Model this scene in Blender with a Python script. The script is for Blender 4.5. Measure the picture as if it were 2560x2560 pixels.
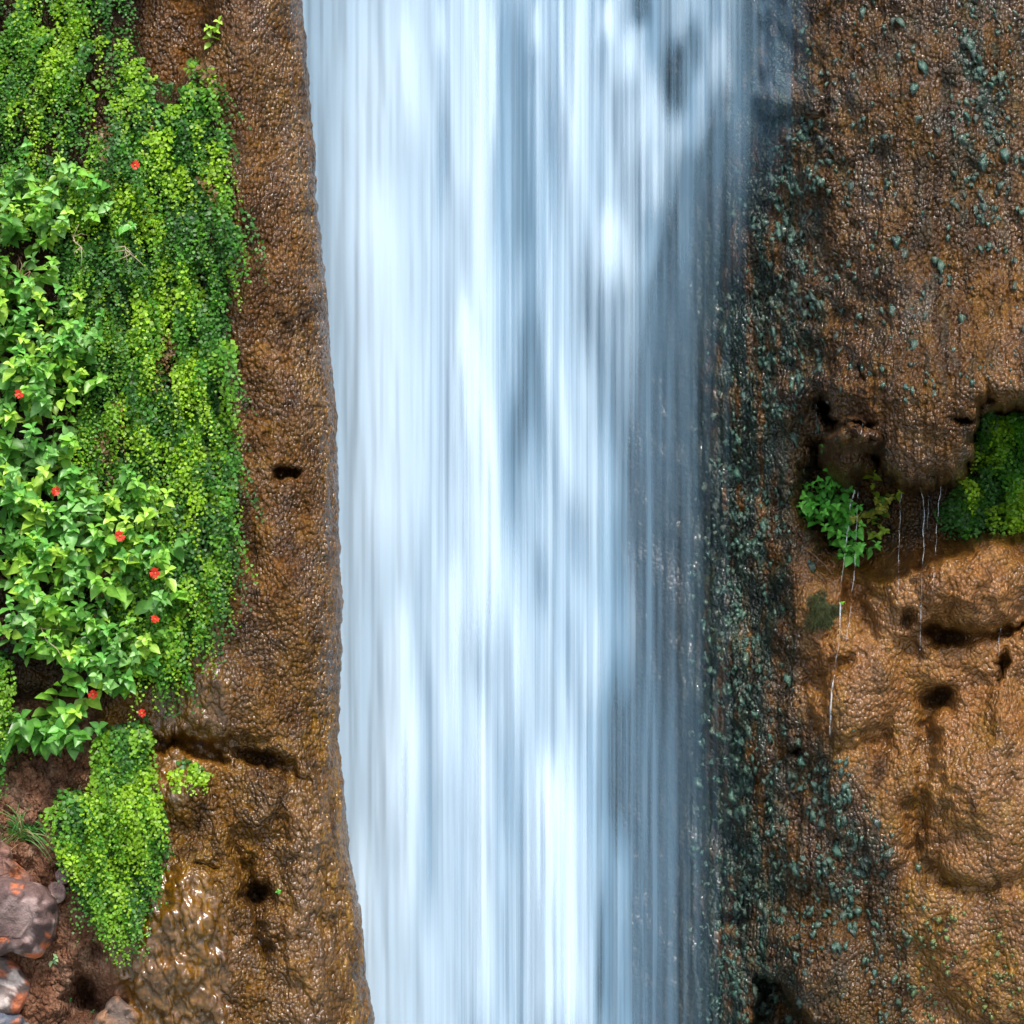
import bpy, math, random
import numpy as np
from math import radians as R

# ------------------------------------------------------------------ camera, sky, sun
sc = bpy.context.scene
for o in list(bpy.data.objects):
    bpy.data.objects.remove(o, do_unlink=True)
COL = sc.collection
S = 0.004            # metres per 1/1024 of the picture width at Y = 0
CAMD = 10.0          # the camera stands ten metres in front of the fall
cam = bpy.data.objects.new('camera', bpy.data.cameras.new('camera'))
COL.objects.link(cam)
cam.location = (0, -CAMD, 0)
cam.rotation_euler = (R(90), 0, 0)
cam.data.sensor_width = 36
cam.data.lens = 36 * CAMD / (1024 * S)
cam.data.clip_end = 2000
sc.camera = cam

SUN_EL, SUN_AZ = 53, -14         # elevation, degrees left of the camera's back
w = bpy.data.worlds.new("World"); sc.world = w; w.use_nodes = True
nt = w.node_tree; nt.nodes.clear()
sky = nt.nodes.new('ShaderNodeTexSky'); sky.sky_type = 'NISHITA'; sky.sun_disc = False
sky.sun_elevation = R(SUN_EL); sky.sun_rotation = R(180 + SUN_AZ)
sky.air_density = 1.0; sky.dust_density = 2.5; sky.ozone_density = 1.0
bg = nt.nodes.new('ShaderNodeBackground'); bg.inputs[1].default_value = 0.15
out = nt.nodes.new('ShaderNodeOutputWorld')
nt.links.new(sky.outputs[0], bg.inputs[0]); nt.links.new(bg.outputs[0], out.inputs[0])
sd = bpy.data.lights.new('sun', 'SUN'); sd.energy = 2.7; sd.angle = R(10); sd.color = (1.0, 0.955, 0.90)
sun = bpy.data.objects.new('sun', sd); COL.objects.link(sun)
sun.rotation_euler = (R(90 - SUN_EL), 0, R(-SUN_AZ))
sc.view_settings.view_transform = 'Standard'; sc.view_settings.look = 'None'
sc.view_settings.gamma = 1; sc.view_settings.exposure = 0.78
try:
    sc.cycles.transparent_max_bounces = 24
except Exception:
    pass

# ------------------------------------------------------------------ helpers
rng = np.random.default_rng(7)

def at(px, py, Y):
    """the point that stands at depth Y behind picture position px, py"""
    k = (CAMD + Y) / CAMD
    return (px - 512) * S * k, Y, (512 - py) * S * k

def h2(ix, iy, seed):
    ix = ix.astype(np.int64); iy = iy.astype(np.int64)
    n = (ix * 374761393 + iy * 668265263 + seed * 982451653) & 0x7fffffff
    n = ((n ^ (n >> 13)) * 1274126177) & 0x7fffffff
    n = ((n ^ (n >> 15)) * 2246822519) & 0x7fffffff
    return ((n ^ (n >> 16)) & 0xffffff) / float(0xffffff)

def vn(x, y, seed=0):
    x, y = np.broadcast_arrays(np.asarray(x, float), np.asarray(y, float))
    xi = np.floor(x); yi = np.floor(y); fx = x - xi; fy = y - yi
    fx = fx * fx * fx * (fx * (fx * 6 - 15) + 10); fy = fy * fy * fy * (fy * (fy * 6 - 15) + 10)
    a = h2(xi, yi, seed); b = h2(xi + 1, yi, seed); c = h2(xi, yi + 1, seed); d = h2(xi + 1, yi + 1, seed)
    return (a + (b - a) * fx) * (1 - fy) + (c + (d - c) * fx) * fy

def fbm(x, y, seed=0, oct=4, gain=0.5):
    s = 0; a = 1; t = 0
    for i in range(oct):
        s = s + a * (vn(x * 2 ** i + 17.3 * i, y * 2 ** i - 9.1 * i, seed + i) - 0.5) * 2
        t += a; a *= gain
    return s / t

def worley(x, y, seed=0):
    xi = np.floor(x); yi = np.floor(y)
    f1 = np.full(x.shape, 9.0); f2 = f1.copy(); cid = np.zeros(x.shape)
    for dx in (-1, 0, 1):
        for dy in (-1, 0, 1):
            cx = xi + dx; cy = yi + dy
            px = cx + h2(cx, cy, seed); py = cy + h2(cx, cy, seed + 5)
            d = (px - x) ** 2 + (py - y) ** 2
            m = d < f1
            f2 = np.where(m, f1, np.minimum(f2, d))
            cid = np.where(m, h2(cx, cy, seed + 9), cid)
            f1 = np.where(m, d, f1)
    return np.sqrt(f1), np.sqrt(f2), cid

def ss(a, b, x):
    t = np.clip((x - a) / (b - a), 0, 1)
    return t * t * (3 - 2 * t)

def gau(px, py, cx, cy, rx, ry, ang=0):
    a = math.radians(ang); dx = px - cx; dy = py - cy
    u = dx * math.cos(a) + dy * math.sin(a); v = -dx * math.sin(a) + dy * math.cos(a)
    return np.exp(-((u / rx) ** 2 + (v / ry) ** 2) ** 1.45)

def dome(px, py, cx, cy, rx, ry):
    r = ((px - cx) / rx) ** 2 + ((py - cy) / ry) ** 2
    return np.clip(1 - r, 0, 1) ** 0.75

def inside(px, py, poly, soft=8):
    """1 inside a polygon, 0 outside, soft edge"""
    px = np.asarray(px, float); py = np.asarray(py, float)
    n = len(poly); ins = np.zeros(px.shape, bool); dmin = np.full(px.shape, 1e9)
    for i in range(n):
        x1, y1 = poly[i]; x2, y2 = poly[(i + 1) % n]
        if y1 != y2:
            c = ((y1 > py) != (y2 > py)) & (px < (x2 - x1) * (py - y1) / (y2 - y1) + x1)
            ins ^= c
        ex, ey = x2 - x1, y2 - y1
        t = np.clip(((px - x1) * ex + (py - y1) * ey) / (ex * ex + ey * ey + 1e-9), 0, 1)
        dmin = np.minimum(dmin, np.hypot(px - x1 - t * ex, py - y1 - t * ey))
    sdist = np.where(ins, dmin, -dmin)
    return ss(-soft, soft, sdist)

def make_mesh(name, V, loops, starts, mat=None, attrs=None, parent=None, smooth=True):
    V = np.asarray(V, np.float32).reshape(-1, 3)
    me = bpy.data.meshes.new(name)
    me.vertices.add(len(V)); me.vertices.foreach_set('co', V.ravel())
    loops = np.asarray(loops, np.int32); starts = np.asarray(starts, np.int32)
    me.loops.add(len(loops)); me.loops.foreach_set('vertex_index', loops)
    me.polygons.add(len(starts)); me.polygons.foreach_set('loop_start', starts)
    me.update(calc_edges=True)
    me.polygons.foreach_set('use_smooth', np.full(len(starts), smooth))
    for k, a in (attrs or {}).items():
        a = np.asarray(a, np.float32)
        if a.ndim == 2 and a.shape[1] >= 3:
            if a.shape[1] == 3:
                a = np.hstack([a, np.ones((len(a), 1), np.float32)])
            at_ = me.attributes.new(k, 'FLOAT_COLOR', 'POINT'); at_.data.foreach_set('color', a.ravel())
        else:
            at_ = me.attributes.new(k, 'FLOAT', 'POINT'); at_.data.foreach_set('value', a.ravel())
    me.validate()
    if mat: me.materials.append(mat)
    o = bpy.data.objects.new(name, me); COL.objects.link(o)
    if parent is not None: o.parent = parent
    return o

def grid_mesh(name, P, mat, attrs=None, parent=None):
    nv, nu = P.shape[:2]
    i = np.arange(nv * nu).reshape(nv, nu)
    q = np.stack([i[:-1, :-1], i[1:, :-1], i[1:, 1:], i[:-1, 1:]], -1).reshape(-1, 4)
    at2 = {k: (a.reshape(-1, a.shape[-1]) if a.ndim == 3 else a.ravel()) for k, a in (attrs or {}).items()}
    return make_mesh(name, P.reshape(-1, 3), q.ravel(), np.arange(len(q)) * 4, mat, at2, parent)

def grid_normals(P):
    du = np.gradient(P, axis=1); dv = np.gradient(P, axis=0)
    n = np.cross(dv, du); n /= np.linalg.norm(n, axis=-1, keepdims=True) + 1e-12
    return n

def tag(o, label=None, cat=None, group=None, kind=None):
    if label: o['label'] = label
    if cat: o['category'] = cat
    if group: o['group'] = group
    if kind: o['kind'] = kind
    return o

def empty(name, loc):
    o = bpy.data.objects.new(name, None); COL.objects.link(o)
    o.empty_display_size = 0.05; o.location = loc
    return o

class Soup:
    """collects many small shapes that make up one part"""
    def __init__(s): s.V = []; s.F = []; s.C = []; s.n = 0
    def add(s, V, faces, col):
        V = np.asarray(V, float); s.V.append(V)
        for f in faces: s.F.append([j + s.n for j in f])
        s.C.append(np.broadcast_to(np.asarray(col, float), (len(V), 3))); s.n += len(V)
    def inst(s, T, faces, pos, B, col):
        """T (k,3) template, pos (m,3), B (m,3,3) rows = images of x,y,z, col (m,3) or (m,k,3)"""
        m = len(pos); k = len(T)
        V = np.einsum('ki,mij->mkj', T, B) + pos[:, None, :]
        c = col if col.ndim == 3 else np.repeat(col[:, None, :], k, 1)
        s.V.append(V.reshape(-1, 3)); s.C.append(c.reshape(-1, 3))
        for a in range(m):
            b = s.n + a * k
            for f in faces: s.F.append([j + b for j in f])
        s.n += m * k
    def tube(s, pts, rad, col, sides=4):
        pts = np.asarray(pts, float); m = len(pts)
        rad = np.broadcast_to(np.asarray(rad, float), (m,))
        t = np.gradient(pts, axis=0); t /= np.linalg.norm(t, axis=1, keepdims=True) + 1e-9
        up = np.array([0.3, -0.8, 0.5]); a = np.cross(t, up); a /= np.linalg.norm(a, axis=1, keepdims=True) + 1e-9
        b = np.cross(t, a); V = []
        for j in range(sides):
            an = 2 * math.pi * j / sides
            V.append(pts + (a * math.cos(an) + b * math.sin(an)) * rad[:, None])
        V = np.stack(V, 1).reshape(-1, 3); F = []
        for i in range(m - 1):
            for j in range(sides):
                F.append([i * sides + j, i * sides + (j + 1) % sides, (i + 1) * sides + (j + 1) % sides, (i + 1) * sides + j])
        F.append(list(range(sides))[::-1]); F.append([(m - 1) * sides + j for j in range(sides)])
        s.add(V, F, col)
    def build(s, name, mat, parent=None, smooth=True):
        if not s.V: return None
        V = np.vstack(s.V)
        if parent is not None and parent.type == 'EMPTY': V = V - np.array(parent.location)
        elif parent is not None and parent.parent is not None: V = V - np.array(parent.parent.location)
        L = [j for f in s.F for j in f]
        st = np.cumsum([0] + [len(f) for f in s.F[:-1]])
        return make_mesh(name, V, L, st, mat, {'tint': np.vstack(s.C)}, parent, smooth)

# ------------------------------------------------------------------ materials
def newmat(name):
    m = bpy.data.materials.new(name); m.use_nodes = True
    nt = m.node_tree; nt.nodes.clear()
    o = nt.nodes.new('ShaderNodeOutputMaterial')
    return m, nt, o

def N(nt, t, **kw):
    n = nt.nodes.new(t)
    for k, v in kw.items(): setattr(n, k, v)
    return n

def mixc(nt, fac, a, b, blend='MIX'):
    n = N(nt, 'ShaderNodeMix', data_type='RGBA', blend_type=blend)
    for i, v in ((0, fac), (6, a), (7, b)):
        if hasattr(v, 'is_linked') or hasattr(v, 'links'): nt.links.new(v, n.inputs[i])
        else: n.inputs[i].default_value = v if i == 0 else (*v, 1)
    return n.outputs[2]

def math_(nt, op, a, b=None, c=None, clamp=False):
    n = N(nt, 'ShaderNodeMath', operation=op, use_clamp=clamp)
    for i, v in enumerate((a, b, c)):
        if v is None: continue
        if hasattr(v, 'links'): nt.links.new(v, n.inputs[i])
        else: n.inputs[i].default_value = v
    return n.outputs[0]

def noise(nt, co, scale, detail=4, rough=0.6):
    n = N(nt, 'ShaderNodeTexNoise'); n.inputs['Scale'].default_value = scale
    n.inputs['Detail'].default_value = detail; n.inputs['Roughness'].default_value = rough
    nt.links.new(co, n.inputs['Vector']); return n.outputs[0]

def ramp(nt, fac, stops):
    n = N(nt, 'ShaderNodeValToRGB'); e = n.color_ramp.elements
    while len(e) < len(stops): e.new(0.5)
    for el, (p, c) in zip(e, stops):
        el.position = p; el.color = (*c, 1) if len(c) == 3 else c
    nt.links.new(fac, n.inputs[0]); return n.outputs[0]

def mapping(nt, co, sc_):
    n = N(nt, 'ShaderNodeMapping'); n.inputs['Scale'].default_value = sc_
    nt.links.new(co, n.inputs['Vector']); return n.outputs[0]

def rock_material(name, bump=0.35):
    """wet travertine: zone.r orange stone, zone.g ochre / olive algae, zone.b blue-green algae, zone.a dry soil"""
    m, nt, o = newmat(name)
    tc = N(nt, 'ShaderNodeTexCoord').outputs['Object']
    z = N(nt, 'ShaderNodeAttribute', attribute_name='zone')
    sep = N(nt, 'ShaderNodeSeparateColor'); nt.links.new(z.outputs['Color'], sep.inputs[0])
    dark = N(nt, 'ShaderNodeAttribute', attribute_name='stain_shade').outputs['Fac']  # dark stains, plus shade painted into hollows and holes
    soil = N(nt, 'ShaderNodeAttribute', attribute_name='soil').outputs['Fac']
    n1 = noise(nt, tc, 9, 6, 0.65); n2 = noise(nt, tc, 55, 5, 0.7); n3 = noise(nt, mapping(nt, tc, (14, 14, 3)), 2.2, 5, 0.6)
    base = ramp(nt, n1, [(0.3, (0.032, 0.011, 0.001)), (0.5, (0.075, 0.029, 0.003)), (0.7, (0.135, 0.062, 0.009))])
    fine = ramp(nt, n2, [(0.3, (0.35, 0.31, 0.26)), (0.52, (1, 1, 1)), (0.75, (1.5, 1.45, 1.35))])
    orange = ramp(nt, n1, [(0.3, (0.115, 0.043, 0.006)), (0.55, (0.215, 0.086, 0.013)), (0.75, (0.32, 0.15, 0.03))])
    ochre = ramp(nt, n3, [(0.3, (0.070, 0.029, 0.001)), (0.5, (0.15, 0.066, 0.002)), (0.7, (0.26, 0.132, 0.006))])
    teal = ramp(nt, n3, [(0.3, (0.006, 0.016, 0.012)), (0.52, (0.013, 0.033, 0.024)), (0.72, (0.045, 0.048, 0.012))])
    soilc = ramp(nt, n1, [(0.3, (0.08, 0.034, 0.018)), (0.5, (0.18, 0.082, 0.045)), (0.7, (0.30, 0.18, 0.12))])
    c = mixc(nt, sep.outputs[0], base, orange)
    c = mixc(nt, sep.outputs[1], c, ochre)
    c = mixc(nt, sep.outputs[2], c, teal)
    c = mixc(nt, soil, c, soilc)
    c = mixc(nt, 0.85, c, fine, 'MULTIPLY')
    c = mixc(nt, dark, c, (0.016, 0.009, 0.005))
    p = N(nt, 'ShaderNodeBsdfPrincipled')
    nt.links.new(c, p.inputs['Base Color'])
    rg = math_(nt, 'MULTIPLY_ADD', soil, 0.38, 0.30); nt.links.new(rg, p.inputs['Roughness'])
    p.inputs['Specular IOR Level'].default_value = 0.12
    wet = math_(nt, 'SUBTRACT', 1.0, math_(nt, 'MULTIPLY', soil, 0.92))
    patch = N(nt, 'ShaderNodeMapRange'); patch.inputs['From Min'].default_value = .42; patch.inputs['From Max'].default_value = .62
    patch.inputs['To Min'].default_value = .35; patch.inputs['To Max'].default_value = 1.0
    nt.links.new(noise(nt, mapping(nt, tc, (6, 6, 3.4)), 1.0, 4, .6), patch.inputs['Value'])
    sm0 = N(nt, 'ShaderNodeAttribute', attribute_name='smoothness').outputs['Fac']
    wet = math_(nt, 'MULTIPLY', wet, math_(nt, 'MAXIMUM', patch.outputs[0], math_(nt, 'MULTIPLY', sm0, 1.6, clamp=True)))
    wet = math_(nt, 'MULTIPLY', wet, math_(nt, 'SUBTRACT', 1.0, math_(nt, 'MULTIPLY', dark, .9)))
    nt.links.new(wet, p.inputs['Coat Weight']); p.inputs['Coat Roughness'].default_value = 0.11; p.inputs['Coat IOR'].default_value = 1.62
    sm = N(nt, 'ShaderNodeAttribute', attribute_name='smoothness').outputs['Fac']
    vor = N(nt, 'ShaderNodeTexVoronoi', feature='F1'); vor.inputs['Scale'].default_value = 72
    nt.links.new(mapping(nt, tc, (1, 1, 0.8)), vor.inputs['Vector'])
    vd = math_(nt, 'POWER', vor.outputs['Distance'], 2.0)
    hgt = math_(nt, 'SUBTRACT', math_(nt, 'MULTIPLY', n2, 0.75), math_(nt, 'MULTIPLY', vd, 1.5))
    hgt = math_(nt, 'MULTIPLY', hgt, math_(nt, 'SUBTRACT', 1.0, math_(nt, 'MULTIPLY', sm, 0.93)))
    b = N(nt, 'ShaderNodeBump'); b.inputs['Strength'].default_value = 1.0; b.inputs['Distance'].default_value = 0.010 * bump / 0.35
    nt.links.new(hgt, b.inputs['Height'])
    nt.links.new(b.outputs[0], p.inputs['Normal']); nt.links.new(b.outputs[0], p.inputs['Coat Normal'])
    nt.links.new(p.outputs[0], o.inputs[0])
    return m

def leaf_material(name, rough=0.4, trans=0.45, gain=1.0):
    m, nt, o = newmat(name)
    a = N(nt, 'ShaderNodeAttribute', attribute_name='tint').outputs['Color']
    tc = N(nt, 'ShaderNodeTexCoord').outputs['Object']
    n = ramp(nt, noise(nt, tc, 60, 3), [(0.3, (0.75, 0.8, 0.7)), (0.7, (1.2, 1.15, 1.2))])
    c = mixc(nt, 0.8, a, n, 'MULTIPLY')
    p = N(nt, 'ShaderNodeBsdfPrincipled'); nt.links.new(c, p.inputs['Base Color'])
    p.inputs['Roughness'].default_value = rough; p.inputs['Specular IOR Level'].default_value = 0.45
    t = N(nt, 'ShaderNodeBsdfTranslucent')
    tcol = mixc(nt, 1.0, c, (1.25, 1.35, 0.55), 'MULTIPLY'); nt.links.new(tcol, t.inputs[0])
    mx = N(nt, 'ShaderNodeMixShader'); mx.inputs[0].default_value = trans
    nt.links.new(p.outputs[0], mx.inputs[1]); nt.links.new(t.outputs[0], mx.inputs[2])
    nt.links.new(mx.outputs[0], o.inputs[0]); return m

def tint_material(name, rough=0.6, coat=0.0, spec=0.4, bump=0.0, nscale=80):
    m, nt, o = newmat(name)
    a = N(nt, 'ShaderNodeAttribute', attribute_name='tint').outputs['Color']
    tc = N(nt, 'ShaderNodeTexCoord').outputs['Object']
    nn = noise(nt, tc, nscale, 5)
    n = ramp(nt, nn, [(0.3, (0.6, 0.6, 0.6)), (0.7, (1.35, 1.35, 1.35))])
    c = mixc(nt, 0.8, a, n, 'MULTIPLY')
    p = N(nt, 'ShaderNodeBsdfPrincipled'); nt.links.new(c, p.inputs['Base Color'])
    p.inputs['Roughness'].default_value = rough; p.inputs['Specular IOR Level'].default_value = spec
    p.inputs['Coat Weight'].default_value = coat; p.inputs['Coat Roughness'].default_value = 0.12
    if bump:
        b = N(nt, 'ShaderNodeBump'); b.inputs['Distance'].default_value = bump
        nt.links.new(nn, b.inputs['Height']); nt.links.new(b.outputs[0], p.inputs['Normal']); nt.links.new(b.outputs[0], p.inputs['Coat Normal'])
    nt.links.new(p.outputs[0], o.inputs[0]); return m

def water_material(name, col, seed, lo, hi, fine=1.0, wide=1.0):
    """falling aerated water: density decides how much of what is behind shows through"""
    m, nt, o = newmat(name)
    tc = N(nt, 'ShaderNodeTexCoord').outputs['Object']
    d = N(nt, 'ShaderNodeAttribute', attribute_name='water_amount').outputs['Fac']
    def streak(sx, sz, off, det=3):
        mp = N(nt, 'ShaderNodeMapping'); mp.inputs['Scale'].default_value = (sx, 0.3, sz)
        mp.inputs['Location'].default_value = (seed * 3.7 + off, seed * 1.3, seed + off)
        nt.links.new(tc, mp.inputs['Vector'])
        n = N(nt, 'ShaderNodeTexNoise'); n.inputs['Scale'].default_value = 1; n.inputs['Detail'].default_value = det
        n.inputs['Roughness'].default_value = 0.55
        nt.links.new(mp.outputs[0], n.inputs['Vector']); return n.outputs[0]
    a = streak(11, 0.32, 0.0); b = streak(42, 0.30, 5.1); c = streak(130, 0.5, 9.3, 2)
    s = math_(nt, 'MULTIPLY', math_(nt, 'SUBTRACT', a, 0.5), 1.0 * wide)
    s = math_(nt, 'ADD', s, math_(nt, 'MULTIPLY', math_(nt, 'SUBTRACT', b, 0.5), 0.75 * fine))
    s = math_(nt, 'ADD', s, math_(nt, 'MULTIPLY', math_(nt, 'SUBTRACT', c, 0.5), 0.30 * fine))
    calm = N(nt, 'ShaderNodeAttribute', attribute_name='calm').outputs['Fac']
    s = math_(nt, 'MULTIPLY', s, math_(nt, 'SUBTRACT', 1.0, calm))
    al = math_(nt, 'ADD', d, s)
    mr = N(nt, 'ShaderNodeMapRange', interpolation_type='SMOOTHSTEP')
    nt.links.new(al, mr.inputs['Value']); mr.inputs['From Min'].default_value = lo; mr.inputs['From Max'].default_value = hi
    al = math_(nt, 'MULTIPLY', mr.outputs[0], math_(nt, 'MULTIPLY', d, 4, clamp=True))
    df = N(nt, 'ShaderNodeBsdfDiffuse'); df.inputs[0].default_value = (*col, 1)
    tl = N(nt, 'ShaderNodeBsdfTranslucent'); tl.inputs[0].default_value = (*col, 1)
    mx = N(nt, 'ShaderNodeMixShader'); mx.inputs[0].default_value = 0.3
    nt.links.new(df.outputs[0], mx.inputs[1]); nt.links.new(tl.outputs[0], mx.inputs[2])
    tr = N(nt, 'ShaderNodeBsdfTransparent')
    m2 = N(nt, 'ShaderNodeMixShader'); nt.links.new(al, m2.inputs[0])
    nt.links.new(tr.outputs[0], m2.inputs[1]); nt.links.new(mx.outputs[0], m2.inputs[2])
    nt.links.new(m2.outputs[0], o.inputs[0])
    return m

M_rock = rock_material('wet_travertine')
M_fern = leaf_material('fern_leaflet', 0.45, 0.42)
M_leaf = leaf_material('broad_leaf', 0.36, 0.35)
M_stem = tint_material('plant_stem', 0.6)
M_petal = leaf_material('red_petal', 0.5, 0.3)
M_moss = tint_material('wet_moss', 0.4, coat=1.0, bump=0.006, nscale=160)
M_drymoss = tint_material('fibrous_moss', 0.8)
M_stone = tint_material('lichen_stone', 0.75, bump=0.012, nscale=38)

# ------------------------------------------------------------------ left rock pillar
E_Y = np.array([-200, 0, 48, 122, 154, 212, 265, 339, 408, 477, 530, 594, 662, 742, 806, 848, 890, 933, 980, 1024, 1200.])
E_X = np.array([296, 301, 305, 310, 314, 316.5, 322, 328.5, 335, 337, 338, 341.5, 340, 338, 344, 347, 356, 363, 366, 374, 392.])
def edgeL(py): return np.interp(py, E_Y, E_X)

RECESS = [(128, -60), (214, -60), (210, 40), (200, 62), (185, 75), (170, 100), (152, 84), (134, 50)]
SOIL = [(-400, 690), (100, 690), (100, 770), (60, 790), (66, 850), (92, 905), (112, 960), (128, 1010), (134, 1250), (-400, 1250)]

def featL(px, py):
    px = np.asarray(px, float); py = np.asarray(py, float)
    q = ss(560, 640, py)
    wx = q * (8 * fbm(px / 26, py / 26, 141, 3) + 3 * fbm(px / 7, py / 7, 143, 2)); wy = q * (7 * fbm(px / 26, py / 26, 145, 3) + 3 * fbm(px / 7, py / 7, 147, 2))
    px = px + wx; py = py + wy
    """depth of the pillar's larger forms, metres, + = away from the camera"""
    Y = 0.05 * fbm(px / 95, py / 120, 3, 3) + .05 * ss(660, 760, py) * fbm(px / 38, py / 44, 19, 3) + 0.022 * fbm(px / 30, py / 42, 8, 3)
    Y = Y + 0.16 * inside(px, py, RECESS, 9)
    Y = Y - 0.05 * gau(px, py, 240, 150, 22, 200)
    # small open hole with a rounded lip
    Y = Y + 0.20 * inside(px, py, [(271, 468), (288, 467), (300, 470), (298, 478), (287, 479), (274, 481)], 3.5)
    # broken ledge under the ferns
    Y = Y + 0.19 * gau(px, py, 262, 757, 26, 8, 12) + 0.15 * gau(px, py, 200, 752, 30, 7, 20) + 0.10 * gau(px, py, 160, 745, 24, 8, -10)
    Y = Y + 0.07 * gau(px, py, 286, 775, 14, 12) + 0.05 * gau(px, py, 235, 742, 40, 5, -8)
    Y = Y - 0.06 * gau(px, py, 215, 700, 45, 35) - 0.05 * gau(px, py, 262, 800, 18, 28) - 0.05 * gau(px, py, 190, 800, 32, 26)
    # dark hollow lower down and the groove it drains into
    Y = Y + 0.17 * gau(px, py, 255, 893, 15, 13, 35) + 0.09 * gau(px, py, 244, 868, 9, 22, -25) + 0.09 * gau(px, py, 262, 930, 7, 34, -6)
    Y = Y + 0.05 * gau(px, py, 205, 865, 12, 6) + 0.04 * gau(px, py, 240, 838, 12, 14)
    Y = Y - 0.09 * gau(px, py, 180, 940, 50, 75) - 0.05 * gau(px, py, 305, 900, 18, 90)
    Y = Y + 0.03 * gau(px, py, 300, 515, 12, 20) + 0.03 * gau(px, py, 250, 560, 14, 40)
    # soil bank
    so = inside(px, py, SOIL, 10)
    Y = Y + so * (0.06 + 0.05 * fbm(px / 22, py / 22, 31, 4))
    Y = Y + 0.16 * gau(px, py, 84, 995, 16, 22, 20) + 0.10 * gau(px, py, 98, 1005, 12, 12)
    return Y

YF = -0.55
def depthL(px, py):
    d = np.clip(edgeL(py) - px, 0, None)
    r = 75.0; t = np.clip(1 - d / r, 0, 1)
    return YF + 0.34 * (1 - np.sqrt(np.clip(1 - t * t, 0, 1))) + featL(px, py) * ss(0, 14, d)

def pebble(u, v, seed, sx, sy):
    wx = u + 2.2 * fbm(u / 11, v / 11, seed + 40, 2); wy = v + 2.2 * fbm(u / 11, v / 11, seed + 50, 2)
    f1, f2, cid = worley(wx / sx, wy / sy, seed)
    return np.clip(1 - f1 * f1 * 1.5, -0.3, 1) * (0.55 + 0.45 * cid)

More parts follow.
